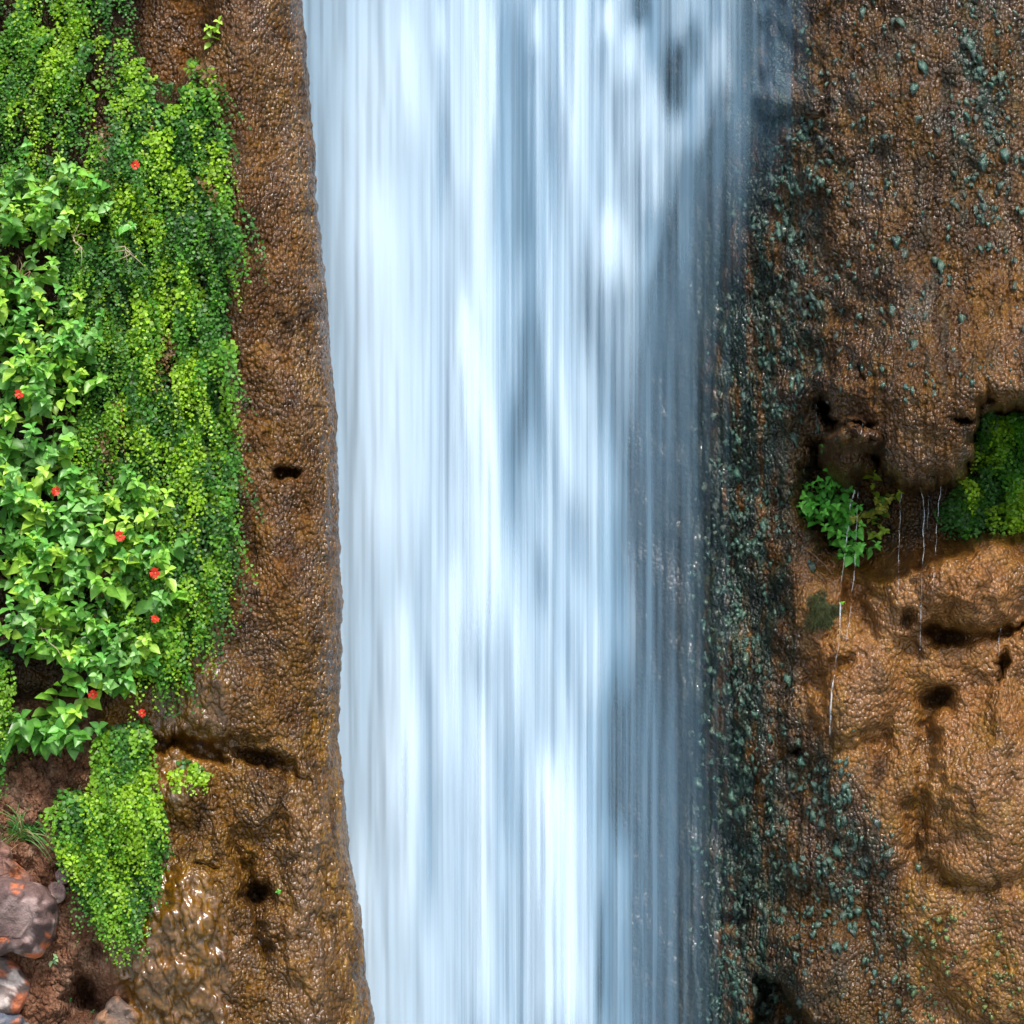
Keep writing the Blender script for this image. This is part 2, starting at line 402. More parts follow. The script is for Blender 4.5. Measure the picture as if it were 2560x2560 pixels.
def build_left():
    step = 1.3
    v = np.arange(-230, 1260, step)
    # cross-section: flat part, then the rounded edge, then straight back
    dflat = np.arange(620, 75, -step)
    th = np.linspace(0, math.pi / 2 * 1.12, 95)[1:]
    back = np.linspace(0, 1, 50)[1:]
    r = 75.0
    cols = []
    for d in dflat: cols.append((d, 0.0, 0))
    for t in th: cols.append((r * (1 - math.sin(t)), 0.34 * (1 - math.cos(t)), 1))
    d0, y0, _ = cols[-1]
    for b in back: cols.append((d0 + 40 * b, y0 + 1.6 * b, 2))
    cols = np.array(cols)
    D = np.broadcast_to(cols[:, 0], (len(v), len(cols))); DY = np.broadcast_to(cols[:, 1], D.shape); K = np.broadcast_to(cols[:, 2], D.shape)
    PY = np.broadcast_to(v[:, None], D.shape)
    PX = edgeL(PY) - D
    arc = np.concatenate([[0], np.cumsum(np.hypot(np.diff(cols[:, 0]), np.diff(cols[:, 1]) / S))])
    U = np.broadcast_to(arc, D.shape) + PX[:, :1] * 0
    PXE = PX + 2.0 * fbm(PY / 9, PY * 0 + 3, 61, 3)      # uneven silhouette
    Y = YF + DY + np.where(K < 1.5, featL(PX, PY) * ss(0, 14, D), 0.05 * fbm(U / 40, PY / 60, 77, 3))
    X, Yw, Z = at(np.where(K > 0, PXE * 0.75 + PX * 0.25, PX), PY, Y)
    P = np.stack([X, Yw, Z], -1)
    n = grid_normals(P)
    smooth = inside(PX, PY, [(108, 860), (150, 850), (175, 868), (215, 875), (232, 930), (228, 1040), (110, 1040)], 16)
    smooth = np.maximum(smooth, 0.65 * inside(PX, PY, [(150, 690), (215, 610), (235, 680), (230, 740), (190, 800), (150, 840)], 14))
    smooth = np.maximum(smooth, 0.45 * (PX > 290) * ss(700, 800, PY))
    soil = inside(PX, PY, SOIL, 5)
    rough = 1 - smooth
    coarse = ss(-.15, .25, fbm(U / 34, PY / 50, 71, 3))
    h = (0.0090 * coarse * pebble(U, PY, 1, 6.6, 7.4) + (0.0075 - .003 * coarse) * pebble(U, PY, 2, 3.4, 3.8)) * rough
    h = h + rough * .0060 * fbm(U / 4.5, PY / 26, 73, 3) + .010 * fbm(U / 22, PY / 30, 75, 3)
    h = h + 0.0055 * fbm(U / 11, PY / 17, 4, 3) * (0.5 + 0.5 * rough)
    rip = worley((U + 4 * fbm(U / 20, PY / 20, 90, 2)) / 10, (PY + 6 * fbm(U / 16, PY / 16, 91, 2)) / 21, 12)
    h = h + smooth * (0.0200 * np.clip(rip[1] - rip[0], 0, 0.6) + 0.0230 * fbm(U / 8, PY / 15, 14, 4))
    h = h + soil * (0.010 * fbm(U / 9, PY / 9, 21, 4))
    h = h * np.where(K > 1.5, 0.6, 1) * (.55 + .45 * ss(0, 22, D))
    P = P + n * h[..., None]
    # colour zones
    och = ss(50, 8, D) * 0.5 + ss(560, 760, PY) * 0.36 + 0.5 * fbm(U / 30, PY / 55, 33, 4)
    och = np.clip(och + 0.5 * gau(PX, PY, 215, 900, 30, 60), 0, 0.9)
    orng = np.clip(0.06 + 0.5 * fbm(PX / 26, PY / 30, 44, 3) + 0.7 * gau(PX, PY, 190, 760, 60, 22) + 0.6 * inside(PX, PY, RECESS, 6) * 0.5, 0, 0.7)
    z = np.stack([orng, och, 0 * och], -1)
    gr = np.clip(1.3 * gau(PX, PY, 255, 893, 15, 14, 35) + gau(PX, PY, 262, 757, 24, 8, 12) * 0.9 + 0.8 * gau(PX, PY, 84, 990, 16, 18, 20), 0, 1)  # shade painted into the hollows and under the ledge
    stain_shade = np.clip(np.maximum(ss(0.28, 0.55, fbm(U / 24, PY / 34, 55, 4)) * 0.55, gr * 0.7), 0, 1)
    stain_shade = np.maximum(stain_shade, 0.85 * inside(PX, PY, [(-400, -300), (125, -300), (150, 70), (200, 110), (220, 130), (228, 340), (226, 560), (170, 680), (90, 700), (-400, 720)], 8))
    o = grid_mesh('rock_pillar', P, M_rock, {'zone': z, 'stain_shade': stain_shade, 'soil': soil, 'smoothness': smooth})
    tag(o, kind='structure')
build_left()

# ------------------------------------------------------------------ right cliff (and the rock behind the water)
LX = np.array([700, 790, 806, 815, 823, 833, 850, 868, 885, 900, 930, 950, 964, 973, 977, 980, 985, 1000, 1024, 1100, 1400.])
LY = np.array([470, 425, 408, 401, 398, 418, 428, 436, 466, 483, 487, 482, 468, 447, 426, 418, 404, 406, 409, 420, 430.])
HOLLOW = [(806, 440), (803, 480), (801, 510), (812, 540), (836, 566), (880, 572), (935, 552), (985, 545), (1060, 530), (1400, 520), (1400, 380), (985, 380), (900, 440)]
def depthR(px, py):
    px = np.asarray(px, float); py = np.asarray(py, float)
    q = ss(690, 760, px)
    wx = q * (11 * fbm(px / 30, py / 30, 131, 3) + 3 * fbm(px / 8, py / 8, 133, 2)); wy = q * (9 * fbm(px / 30, py / 30, 135, 3) + 3 * fbm(px / 8, py / 8, 137, 2))
    px = px + wx; py = py + wy
    base = np.interp(px, [200, 560, 640, 700, 760, 830, 900, 1024, 1400], [1.0, 0.92, 0.80, 0.62, 0.36, 0.14, 0.05, 0.0, -0.05])
    Y = base + 0.09 * fbm(px / 120, py / 170, 103, 3) + 0.035 * fbm(px / 42, py / 60, 108, 3)
    wob = 5 * fbm(px / 14, py / 14, 120, 3)
    t = np.clip((np.interp(px, LX, LY) + wob - py) / 26.0, 0, 1)
    wgt = ss(715, 915, px) * .55 + .45 * ss(785, 850, px) * ss(300, 400, py)
    Y = Y - 0.34 * np.sqrt(np.clip(1 - (1 - t) ** 2, 0, 1)) * wgt - 0.10 * ss(150, 420, py) * ss(480, 380, py) * ss(830, 900, px)
    Y = Y + 0.30 * inside(px, py, HOLLOW, 13) * ss(-4, 8, py - np.interp(px, LX, LY))
    Y = Y - 0.48 * dome(px, py, 850, 450, 31, 38) - 0.08 * dome(px, py, 838, 425, 14, 18)
    Y = Y + 0.22 * gau(px, py, 828, 416, 5, 17, -12) + 0.20 * gau(px, py, 858, 421, 13, 3.5) + 0.2 * gau(px, py, 876, 452, 5, 10, 15)
    Y = Y + 0.12 * gau(px, py, 861, 371, 3, 8, -20) + 0.2 * gau(px, py, 962, 421, 10, 4) + 0.1 * gau(px, py, 980, 405, 6, 6)
    # lower rock: mounds, lips and drip holes
    Y = Y - 0.17 * dome(px, py, 972, 580, 62, 50) - 0.10 * dome(px, py, 905, 590, 42, 70)
    Y = Y + 0.16 * gau(px, py, 945, 637, 26, 7, 4) + 0.13 * gau(px, py, 928, 630, 10, 9) + 0.12 * gau(px, py, 1000, 630, 26, 5, -6)
    Y = Y + 0.14 * gau(px, py, 999, 670, 5, 17, 8) + 0.14 * gau(px, py, 938, 697, 18, 10, -12) + 0.08 * gau(px, py, 934, 720, 9, 24, 10)
    Y = Y + 0.07 * gau(px, py, 905, 622, 7, 12) + 0.09 * gau(px, py, 856, 590, 9, 26, 5) + 0.07 * gau(px, py, 908, 648, 8, 10)
    Y = Y - 0.12 * dome(px, py, 985, 790, 70, 100) - 0.09 * dome(px, py, 855, 690, 50, 60) - 0.08 * dome(px, py, 880, 800, 60, 70)
    Y = Y + 0.08 * gau(px, py, 922, 790, 9, 60, 5) + 0.06 * gau(px, py, 880, 745, 14, 22) + 0.10 * gau(px, py, 799, 753, 9, 7)
    Y = Y - 0.10 * dome(px, py, 800, 610, 34, 55) + 0.07 * gau(px, py, 828, 672, 34, 7, -35)
    Y = Y - 0.10 * dome(px, py, 1010, 960, 80, 70) + 0.05 * gau(px, py, 945, 880, 20, 14)
    Y = Y + 0.05 * gau(px, py, 735, 845, 10, 10) + 0.06 * gau(px, py, 730, 920, 14, 8)
    Y = Y + 0.34 * inside(px, py, [(752, 975), (775, 985), (792, 1002), (812, 1020), (840, 1026), (860, 1080), (760, 1080)], 5)
    Y = Y - 0.10 * gau(px, py, 815, 960, 40, 30)
    # ledges under the water that make it jump
    Y = Y - 0.10 * dome(px, py, 775, 100, 22, 20) - 0.08 * dome(px, py, 738, 125, 18, 20)
    return Y

def build_right():
    step = 1.35
    u = np.arange(150, 1420, step); v = np.arange(-230, 1260, step)
    u = np.concatenate([np.arange(150, 560, 6.0), np.arange(560, 1420, step)])
    PX, PY = np.meshgrid(u, v)
    Y = depthR(PX, PY)
    X, Yw, Z = at(PX, PY, Y)
    P = np.stack([X, Yw, Z], -1); n = grid_normals(P)
    low = inside(PX, PY, [(800, 560), (840, 560), (940, 540), (1500, 530), (1500, 1300), (930, 1300), (900, 860), (800, 700)], 14)
    coarse = ss(-.2, .25, fbm(PX / 34, PY / 50, 271, 3)); calmr = ss(760, 700, PX)
    h = (0.0070 * coarse * pebble(PX, PY, 201, 6.0, 4.8) + (0.0075 - .003 * coarse) * pebble(PX, PY, 202, 3.3, 3.0)) * (1 - 0.72 * low) * (1 - .75 * calmr)
    h = h + .0115 * fbm(PX / 4.2, PY / 30, 273, 3) * (1 - low) + .012 * fbm(PX / 20, PY / 24, 275, 3)
    h = h + 0.005 * fbm(PX / 13, PY / 11, 204, 3) + low * 0.0050 * fbm((PX + PY * 0.4) / 8, (PY - PX * 0.3) / 5, 210, 4)
    gutter = fbm(PX / 6, PY / 70, 214, 3)
    h = h - 0.006 * ss(0.15, 0.5, gutter) * ss(640, 720, PX) * ss(840, 800, PX)
    P = P + n * h[..., None]
    warm = ss(900, 1024, PX) * 0.35 * ss(150, 380, PY) + low * (.92 - .25 * ss(720, 900, PY)) + .25 * gau(PX, PY, 905, 440, 70, 45) + (.15 + .3 * low) * fbm(PX / 30, PY / 34, 221, 4)
    warm = warm + 0.3 * gau(PX, PY, 1010, 300, 30, 140)
    orng = np.clip(warm, 0, 0.95)
    och = np.clip(0.45 * fbm(PX / 34, PY / 60, 226, 4) + 0.75 * low * ss(640, 900, PY) * ss(0.0, 0.4, 0.25 + fbm(PX / 40, PY / 50, 228, 3)) + 0.45 * ss(0, 0.3, fbm(PX / 20, PY / 26, 230, 3)) * low, 0, 0.9)
    cx = np.interp(PY, [-200, 0, 200, 400, 600, 800, 1024, 1200], [735, 745, 760, 755, 735, 735, 730, 730])
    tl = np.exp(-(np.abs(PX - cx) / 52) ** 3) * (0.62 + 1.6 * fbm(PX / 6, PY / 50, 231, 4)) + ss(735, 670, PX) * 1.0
    tl = tl + .10 * (1 - low) + .34 * (1 - low) * ss(0, .4, fbm(PX / 9, PY / 24, 238, 4))
    tl = tl + 1.2 * gau(PX, PY, 980, 90, 30, 110) * ss(-0.1, 0.3, fbm(PX / 12, PY / 18, 235, 3)) * 0.6
    tl = tl * (1 - .8 * gau(PX, PY, 870, 430, 75, 60))
    tl = tl + .8 * gau(PX, PY, 845, 810, 38, 90) * ss(-0.1, 0.3, fbm(PX / 12, PY / 18, 236, 3)) * 0.6
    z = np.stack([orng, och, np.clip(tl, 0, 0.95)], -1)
    stain_shade = 0.45 * ss(0.2, 0.5, fbm(PX / 22, PY / 40, 240, 4))
    stain_shade = np.maximum(stain_shade, .82 * ss(735, 665, PX))
    stain_shade = np.maximum(stain_shade, 0.35 * inside(PX, PY, HOLLOW, 10) * ss(560, 500, PY) * ss(0, 10, PY - np.interp(PX, LX, LY)))  # shade below the overhang, painted into the rock colour
    stain_shade = np.maximum(stain_shade, 0.5 * ss(0.1, 0.45, fbm(PX / 5, PY / 90, 241, 3)) * (1 - low) * ss(700, 760, PX))
    for g in ((945, 637, 24, 7, 4), (999, 670, 5, 16, 8), (938, 697, 17, 10, -12), (905, 622, 7, 11, 0), (799, 753, 9, 6, 0), (880, 770, 10, 22, 15), (828, 416, 6, 18, -12), (858, 421, 13, 4, 0), (876, 452, 6, 12, 15), (962, 421, 11, 5, 0)):  # drip holes and cracks, their shade painted dark
        stain_shade = np.maximum(stain_shade, 0.85 * gau(PX, PY, *g))
    o = grid_mesh('cliff', P, M_rock, {'zone': z, 'stain_shade': np.clip(stain_shade, 0, 1), 'soil': .14 * low, 'smoothness': np.maximum(0.3 * low, .8 * calmr)})
    tag(o, kind='structure')
build_right()

# unseen water plane below the frame, added to bounce light up
m, nt, o_ = newmat('bounce_pool_water')
p = N(nt, 'ShaderNodeBsdfPrincipled'); p.inputs['Base Color'].default_value = (0.22, 0.28, 0.27, 1); p.inputs['Roughness'].default_value = 0.2
nt.links.new(p.outputs[0], o_.inputs[0])
g = np.stack(np.meshgrid(np.linspace(-60, 60, 30), np.linspace(-80, 3, 30)), -1)
P = np.concatenate([g, np.full(g.shape[:2] + (1,), -3.4)], -1)
P = P[::-1]
tag(grid_mesh('bounce_pool', P, m), kind='structure')

# ------------------------------------------------------------------ waterfall
K = 1024 / 1932.0
DARK = [(945, -50, 520, 16, .30), (985, -50, 560, 22, .42), (1000, 500, 900, 26, .42), (975, 720, 1060, 22, .36), (1115, 400, 720, 22, .38), (1135, 560, 900, 34, .30),
        (845, 120, 440, 14, .30), (872, 330, 600, 15, .26), (1030, 100, 380, 10, .25), (1010, 560, 1000, 10, .25), (800, 1180, 1780, 18, .34), (790, 900, 1250, 12, .22),
        (1175, 1230, 1620, 34, .48), (1200, 1320, 1560, 20, .30), (1275, 60, 240, 26, .50), (1310, 20, 160, 22, .35), (1218, -50, 55, 18, .50), (1150, 100, 340, 10, .20),
        (950, 1380, 1640, 22, .16), (1140, 1600, 1980, 16, .30), (960, 1650, 1980, 9, .2), (1100, 900, 1120, 30, .22), (1210, 1600, 1980, 20, .28), (700, 1750, 1900, 20, .12),
        (860, 950, 1120, 14, .16), (1070, 1080, 1400, 14, .18), (1020, 1000, 1180, 16, .25), (625, 1500, 1700, 15, .1), (1290, 230, 420, 22, .28), (1180, 760, 1150, 22, .22)]
BRIGHT = [(900, -60, 900, 26, .42), (895, 650, 1250, 38, .50), (915, 780, 1200, 30, .35), (1055, 1420, 2000, 42, .60), (1030, 1380, 1800, 30, .3), (1225, 110, 340, 34, .55), (1190, 40, 170, 20, .35),
          (1160, 380, 560, 34, .42), (1240, 280, 420, 24, .35), (1090, -60, 380, 12, .42), (1050, -60, 250, 8, .3), (1045, 400, 800, 10, .30), (1065, 650, 950, 10, .25), (745, 1120, 1600, 24, .42), (770, 1300, 1800, 18, .35),
          (690, 1550, 1980, 26, .3), (900, 1300, 1980, 22, .30), (1346, 40, 180, 22, .30), (1376, 110, 260, 14, .25), (1243, 1000, 1980, 6, .38), (1190, 900, 1300, 8, .25), (1215, 1500, 1980, 6, .3), (720, 350, 1100, 50, .22),
          (690, 0, 600, 50, .18), (760, 0, 300, 30, .3), (840, 0, 120, 10, .2), (1385, 200, 245, 22, .4), (1130, 1120, 1350, 20, .2), (980, 1100, 1400, 26, .3), (840, 1000, 1500, 22, .3), (860, 560, 760, 14, .3),
          (640, 1000, 1500, 20, .15), (1000, 0, 110, 10, .3), (1140, 0, 90, 14, .35), (940, 40, 300, 8, .3)]
def streaks(px, py, lst, sl=0.0):
    s = np.zeros(px.shape)
    for x, y0, y1, wd, a in lst:
        f = min(150, (y1 - y0) * 0.45)
        xx = x + 10 * np.sin(py / K / 260 + x)
        wv = wd * (0.7 + 0.6 * np.clip((py / K - y0) / (y1 - y0), 0, 1))
        s = s + a * np.exp(-((px / K - xx) / wv) ** 2) * ss(y0 - f * .3, y0 + f, py / K) * ss(y1 + f * .3, y1 - f, py / K)
    return s
RB_Y = np.array([-300, 0, 150, 250, 400, 550, 700, 1000, 1400, 1932, 2400]) * K
RB_X = np.array([1465, 1435, 1415, 1375, 1305, 1258, 1240, 1236, 1236, 1236, 1238]) * K

def build_water():
    u = np.arange(225, 850, 1.6); v = np.arange(-230, 1260, 7.0)
    PX, PY = np.meshgrid(u, v)
    rb = np.interp(PY, RB_Y, RB_X)
    rk = depthR(PX, PY)
    relief = 0.035 * fbm(PX / 28, PY / 260, 301, 3) + 0.010 * fbm(PX / 6, PY / 260, 305, 3)
    calm = 0.88 * ss(465, 400, PX) * np.ones_like(PY)
    calm = np.maximum(calm, .7 * ss(rb - 45, rb, PX))
    dk = streaks(PX, PY, DARK); br = streaks(PX, PY, BRIGHT)
    root_m = water_material('clear_falling_water', (0.245, 0.405, 0.55), 1.0, 0.10, 1.0, fine=.9, wide=.6)
    # body of the fall
    Yb = np.minimum(0.30 + .6 * relief, rk - 0.05)
    dens = 1.02 - 0.62 * dk - 0.10 * ss(430, 560, PX) - 0.22 * ss(560, 640, PX)
    soft = 34 + 14 * ss(300, 0, PY)
    dens = np.maximum(dens * (1 - ss(rb - soft, rb + 10, PX)), (.46 + .12 * fbm(PX / 5, PY / 200, 310, 2)) * np.exp(-(np.clip(PX - rb + 8, 0, None) / (82 + 12 * ss(200, 0, PY))) ** 1.6))
    dens = dens * ss(845, 790, PX)
    dens = np.clip(dens, 0, 1.05)
    X, Y, Z = at(PX, PY, Yb)
    body = grid_mesh('waterfall', np.stack([X, Y, Z], -1), root_m, {'water_amount': dens, 'calm': calm})
    tag(body, kind='structure')
    # white aerated curtain in front
    m2 = water_material('white_falling_water', (0.63, 0.775, 0.89), 2.0, 0.05, 1.12, fine=.95, wide=.7)
    Yc = np.minimum(0.20 + .8 * relief - 0.05 * br, rk - 0.08)
    d2 = 0.56 + 0.85 * br - 0.8 * dk + 0.14 * np.exp(-((PX - 400) / 60) ** 2) - 0.10 * ss(360, 315, PX) - 0.24 * ss(550, 640, PX) * ss(350, 600, PY) - 0.20 * ss(575, 660, PX)
    d2 = d2 * (1 - ss(rb - 40, rb + 6, PX)) * ss(845, 790, PX)
    X, Y, Z = at(PX, PY, Yc)
    grid_mesh('white_curtain', np.stack([X, Y, Z], -1), m2, {'water_amount': np.clip(d2, 0, 1.2), 'calm': calm}, body)
    # loose outer veil of thin strands
    m3 = water_material('thin_water_veil', (0.68, 0.80, 0.91), 5.0, 0.34, 1.15, fine=1.2, wide=.8)
    Yd = np.minimum(0.10 + .9 * relief, rk - 0.11)
    d3 = 0.34 + 0.55 * br - 0.4 * dk
    d3 = d3 * (1 - ss(rb - 30, rb + 40, PX)) * ss(845, 790, PX)
    X, Y, Z = at(PX, PY, Yd)
    grid_mesh('outer_veil', np.stack([X, Y, Z], -1), m3, {'water_amount': np.clip(d3, 0, 1), 'calm': calm * 0.9}, body)
build_water()

# ------------------------------------------------------------------ plants
LEAFLET = np.array([(0, 0, 0), (-.42, .42, .05), (-.50, .78, .0), (-.22, 1.0, -.06), (0.02, .9, -.02), (.26, 1.02, -.06), (.5, .76, .0), (.40, .40, .05)], float)
LEAFLET_F = [[0, 4, 3, 2, 1], [0, 7, 6, 5, 4]]
def leaf_template():
    ys = [0, .14, .36, .60, .82, 1.0]; ws = [.03, .22, .33, .27, .13, 0.0]
    V = []; T = []
    for y, wd in zip(ys, ws):
        droop = -0.22 * y * y
        V += [(-wd, y, droop + 0.30 * wd), (0, y, droop - .02), (wd, y, droop + 0.30 * wd)]; T += [1.0, 1.28, 1.0]
    F = []
    for i in range(5):
        a = i * 3
        F += [[a, a + 1, a + 4, a + 3], [a + 1, a + 2, a + 5, a + 4]]
    return np.array(V), F, np.array(T)
LEAF, LEAF_F, LEAF_T = leaf_template()

def basis(tip, nrm, size, widths=1.0):
    """rows: x (side), y (tip), z (normal)"""
    t = tip / (np.linalg.norm(tip, axis=-1, keepdims=True) + 1e-9)
    x = np.cross(t, nrm); x /= np.linalg.norm(x, axis=-1, keepdims=True) + 1e-9
    z = np.cross(x, t)
    size = np.asarray(size)[:, None]
    return np.stack([x * size * widths, t * size, z * size], 1)

def frond(soup, stems, root, L, slant, col, out=0.07, width=0.030, leaf=0.018, nodes=13, dark=(0.02, 0.012, 0.008)):
    """a maidenhair frond: wiry stalk arching off the rock and hanging, side stalks with fan leaflets"""
    t = np.linspace(0, 1, nodes + 3)
    sx = slant * L; ox = out * rng.uniform(.7, 1.4)
    pts = np.stack([root[0] + sx * t ** 1.2 + 0.006 * np.sin(t * 5 + rng.uniform(0, 6)),
                    root[1] - ox * np.sin(np.clip(t * 1.9, 0, 1.75)) * (1 - .25 * t),
                    root[2] + L * (0.16 * np.sin(t * 3.1) - t ** 1.25)], -1)
    stems.tube(pts, np.linspace(.0013, .0005, len(t)), dark, 3)
    pos = []; tip = []; sz = []
    for i in range(2, len(t)):
        tt = t[i]; wd = width * (1.15 - .85 * tt) * min(1, tt * 4)
        for sgn in (-1, 1):
            k = 2 if wd > 0.5 * width else 1
            for j in range(k + 1):
                f = j / max(k, 1)
                pos.append(pts[i] + np.array([sgn * wd * f, rng.normal(0, .006) - .004, -.012 * f + rng.normal(0, .003)]))
                tip.append([sgn * (0.5 + .5 * f) + rng.normal(0, .35), -0.35 + rng.normal(0, .35), -0.75 + rng.normal(0, .35)])
                sz.append(leaf * (1.05 - .45 * tt) * rng.uniform(.75, 1.2))
    pos = np.array(pos); tip = np.array(tip); sz = np.array(sz); m = len(pos)
    nrm = np.array([0, -0.75, 0.65]) + rng.normal(0, .50, (m, 3))
    pos = pos + rng.normal(0, .0045, pos.shape)
    fade = np.array(col)[None, :] * rng.uniform(.6, 1.25, (m, 1))
    soup.inst(LEAFLET, LEAFLET_F, pos, basis(tip, nrm, sz), fade)

FG = dict(deep=(0.045, 0.155, 0.024), mid=(0.085, 0.28, 0.022), lime=(0.31, 0.52, 0.020), blue=(0.035, 0.16, 0.060))
def fern_col(px, py, young):
    n = float(fbm(np.array([px / 26.]), np.array([py / 22.]), 411, 3)[0]) * 1.5 + rng.normal(0, .42) + young + .16
    d, m_, l = map(np.array, (FG['deep'], FG['mid'], FG['lime']))
    if n < 0: return d + (m_ - d) * max(0, 1 + n * 1.6)
    return m_ + (l - m_) * min(1, n * 1.25)

def sample_region(poly, n, holes=()):
    xs = [p[0] for p in poly]; ys = [p[1] for p in poly]; pts = []
    while len(pts) < n:
        x = rng.uniform(min(xs), max(xs), 600); y = rng.uniform(min(ys), max(ys), 600)
        k = inside(x, y, poly, .5) > .5
        for h in holes: k &= inside(x, y, h, .5) < .5
        pts += list(zip(x[k], y[k]))
    return pts[:n]

FERN_UP = [(-60, -30), (122, -30), (124, 20), (132, 52), (150, 66), (168, 84), (180, 68), (196, 52), (210, 58), (216, 90), (218, 120), (222, 160), (229, 185),
           (232, 220), (228, 300), (226, 330), (231, 360), (229, 420), (234, 480), (229, 520), (232, 545), (222, 575), (214, 600), (204, 622), (188, 640),
           (178, 665), (160, 672), (140, 640), (110, 600), (90, 560), (60, 200), (-60, 200)]
HOLES = [[(84, 110), (106, 104), (112, 120), (96, 132)], [(84, 118), (90, 128), (100, 150), (84, 150)], [(20, 120), (40, 110), (46, 135), (24, 140)]]
FERN_THINGS = [
    # centre, label
    ((30, 30), 'loose lime green maidenhair fern hanging in the top left corner of the rock'),
    ((95, 40), 'maidenhair fern bordering the bare brown recess on its left side'),
    ((60, 130), 'patchy maidenhair fern with bare rock gaps just above the leafy flowering bushes'),
    ((190, 110), 'bright maidenhair fern right below the bare brown rock recess'),
    ((180, 215), 'dense maidenhair fern under the highest red flower beside the wet brown rock'),
    ((175, 330), 'dense maidenhair fern at mid height of the rock, just under the pale dead twigs'),
    ((180, 425), 'maidenhair fern with long lime tassels level with and left of the small dark hole'),
    ((205, 520), 'dark green maidenhair fern between the red flowers and the wet rock, below the hole'),
    ((185, 630), 'lowest tapering end of the large maidenhair fern curtain on the wet rock')]
def build_ferns():
    pts = sample_region(FERN_UP, 1650, HOLES)
    things = []
    for (c, lab) in FERN_THINGS:
        e = empty('maidenhair_fern', at(c[0], c[1], float(depthL(np.array(c[0] * 1.), np.array(c[1] * 1.)))))
        tag(e, lab, 'fern', 'maidenhair ferns curtaining the left rock')
        things.append((c, e, Soup(), Soup()))
    pts.sort(key=lambda p: p[1])
    for x, y in pts:
        # bushes cover the left part; thin the fern out below them
        if x < 75 and y > 190 and rng.random() < .6: continue
        if x < 128 and y < 175 and fbm(np.array([x / 14]), np.array([y / 18]), 433, 2)[0] > -.02 and rng.random() < .75: continue
        k = min(range(len(things)), key=lambda i: (things[i][0][0] - x) ** 2 + (things[i][0][1] - y) ** 2 + rng.normal(0, 120))
        Y = float(depthL(np.array(x), np.array(y))) + .01
        root = np.array(at(x, y, Y))
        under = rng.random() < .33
        L = rng.uniform(.12, .26); edge = min(1, max(0, (x - 195) / 35))
        col = fern_col(x, y, -.25 * edge + (.1 if y < 60 else 0) - (0.25 if 560 < y < 640 else 0))
        lf = rng.uniform(.013, .020) if x > 120 else rng.uniform(.012, .018)
        if rng.random() < .025: col = np.array((.20, .11, .04))
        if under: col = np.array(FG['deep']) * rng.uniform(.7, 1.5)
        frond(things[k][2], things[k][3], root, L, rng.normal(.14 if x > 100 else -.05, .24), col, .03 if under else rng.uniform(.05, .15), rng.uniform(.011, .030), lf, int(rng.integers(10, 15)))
    for c, e, f, s in things:
        f.build('fronds', M_fern, e); s.build('stalks', M_stem, e)
build_ferns()

def fern_patch(poly, n, label, slant, Lr, young, leaf=(.014, .020), group=None, depth=depthL, side=(0.016, 0.032), outr=(.06, .17)):
    cx = sum(p[0] for p in poly) / len(poly); cy = sum(p[1] for p in poly) / len(poly)
    e = empty('maidenhair_fern', at(cx, cy, float(depth(np.array(cx), np.array(cy)))))
    tag(e, label, 'fern', group)
    f = Soup(); s = Soup()
    for x, y in sorted(sample_region(poly, n), key=lambda p: p[1]):
        root = np.array(at(x, y, float(depth(np.array(x), np.array(y))) + .01))
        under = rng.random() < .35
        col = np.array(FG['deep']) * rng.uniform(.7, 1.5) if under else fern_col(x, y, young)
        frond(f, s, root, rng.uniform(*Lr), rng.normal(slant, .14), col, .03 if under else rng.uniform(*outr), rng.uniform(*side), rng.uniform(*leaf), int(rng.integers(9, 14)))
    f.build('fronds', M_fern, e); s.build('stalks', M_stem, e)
G2 = 'maidenhair ferns curtaining the left rock'
fern_patch([(106, 715), (140, 715), (146, 735), (154, 770), (154, 790), (100, 790), (98, 760)], 95, 'narrow upper tongue of the lower fern cascade, right under the lowest red flower', .15, (.13, .22), .02, group=G2)
fern_patch([(58, 782), (100, 782), (152, 782), (156, 830), (150, 880), (132, 905), (112, 910), (98, 905), (80, 870), (66, 845), (58, 805)], 280, 'bright lime fern cascade hanging beside the lichened boulder', .30, (.13, .24), .10, group=G2)
fern_patch([(-40, 640), (8, 640), (12, 680), (14, 720), (4, 750), (-40, 770)], 60, 'small fern hanging at the left edge above the grass tuft', .05, (.12, .2), -.1, group=G2)
fern_patch([(985, 412), (1000, 408), (1090, 412), (1090, 520), (1024, 522), (985, 520), (950, 522), (938, 508), (960, 480), (978, 450)], 260, 'green fern filling the hollow under the overhang on the right cliff', -.05, (.07, .14), .22, leaf=(.015, .022), depth=depthR)
fern_patch([(174, 752), (182, 750), (202, 765), (204, 776), (180, 770)], 7, 'tiny fern sprig growing from the broken wet ledge', .2, (.05, .09), .1, depth=depthL, side=(.012, .02))

def add_leaf(sp, pos, tip, nrm, size, col):
    c = np.array(col)[None, None, :] * LEAF_T[None, :, None]
    sp.inst(LEAF, LEAF_F, np.array([pos]), basis(np.array([tip]), np.array([nrm]), np.array([size])), c)

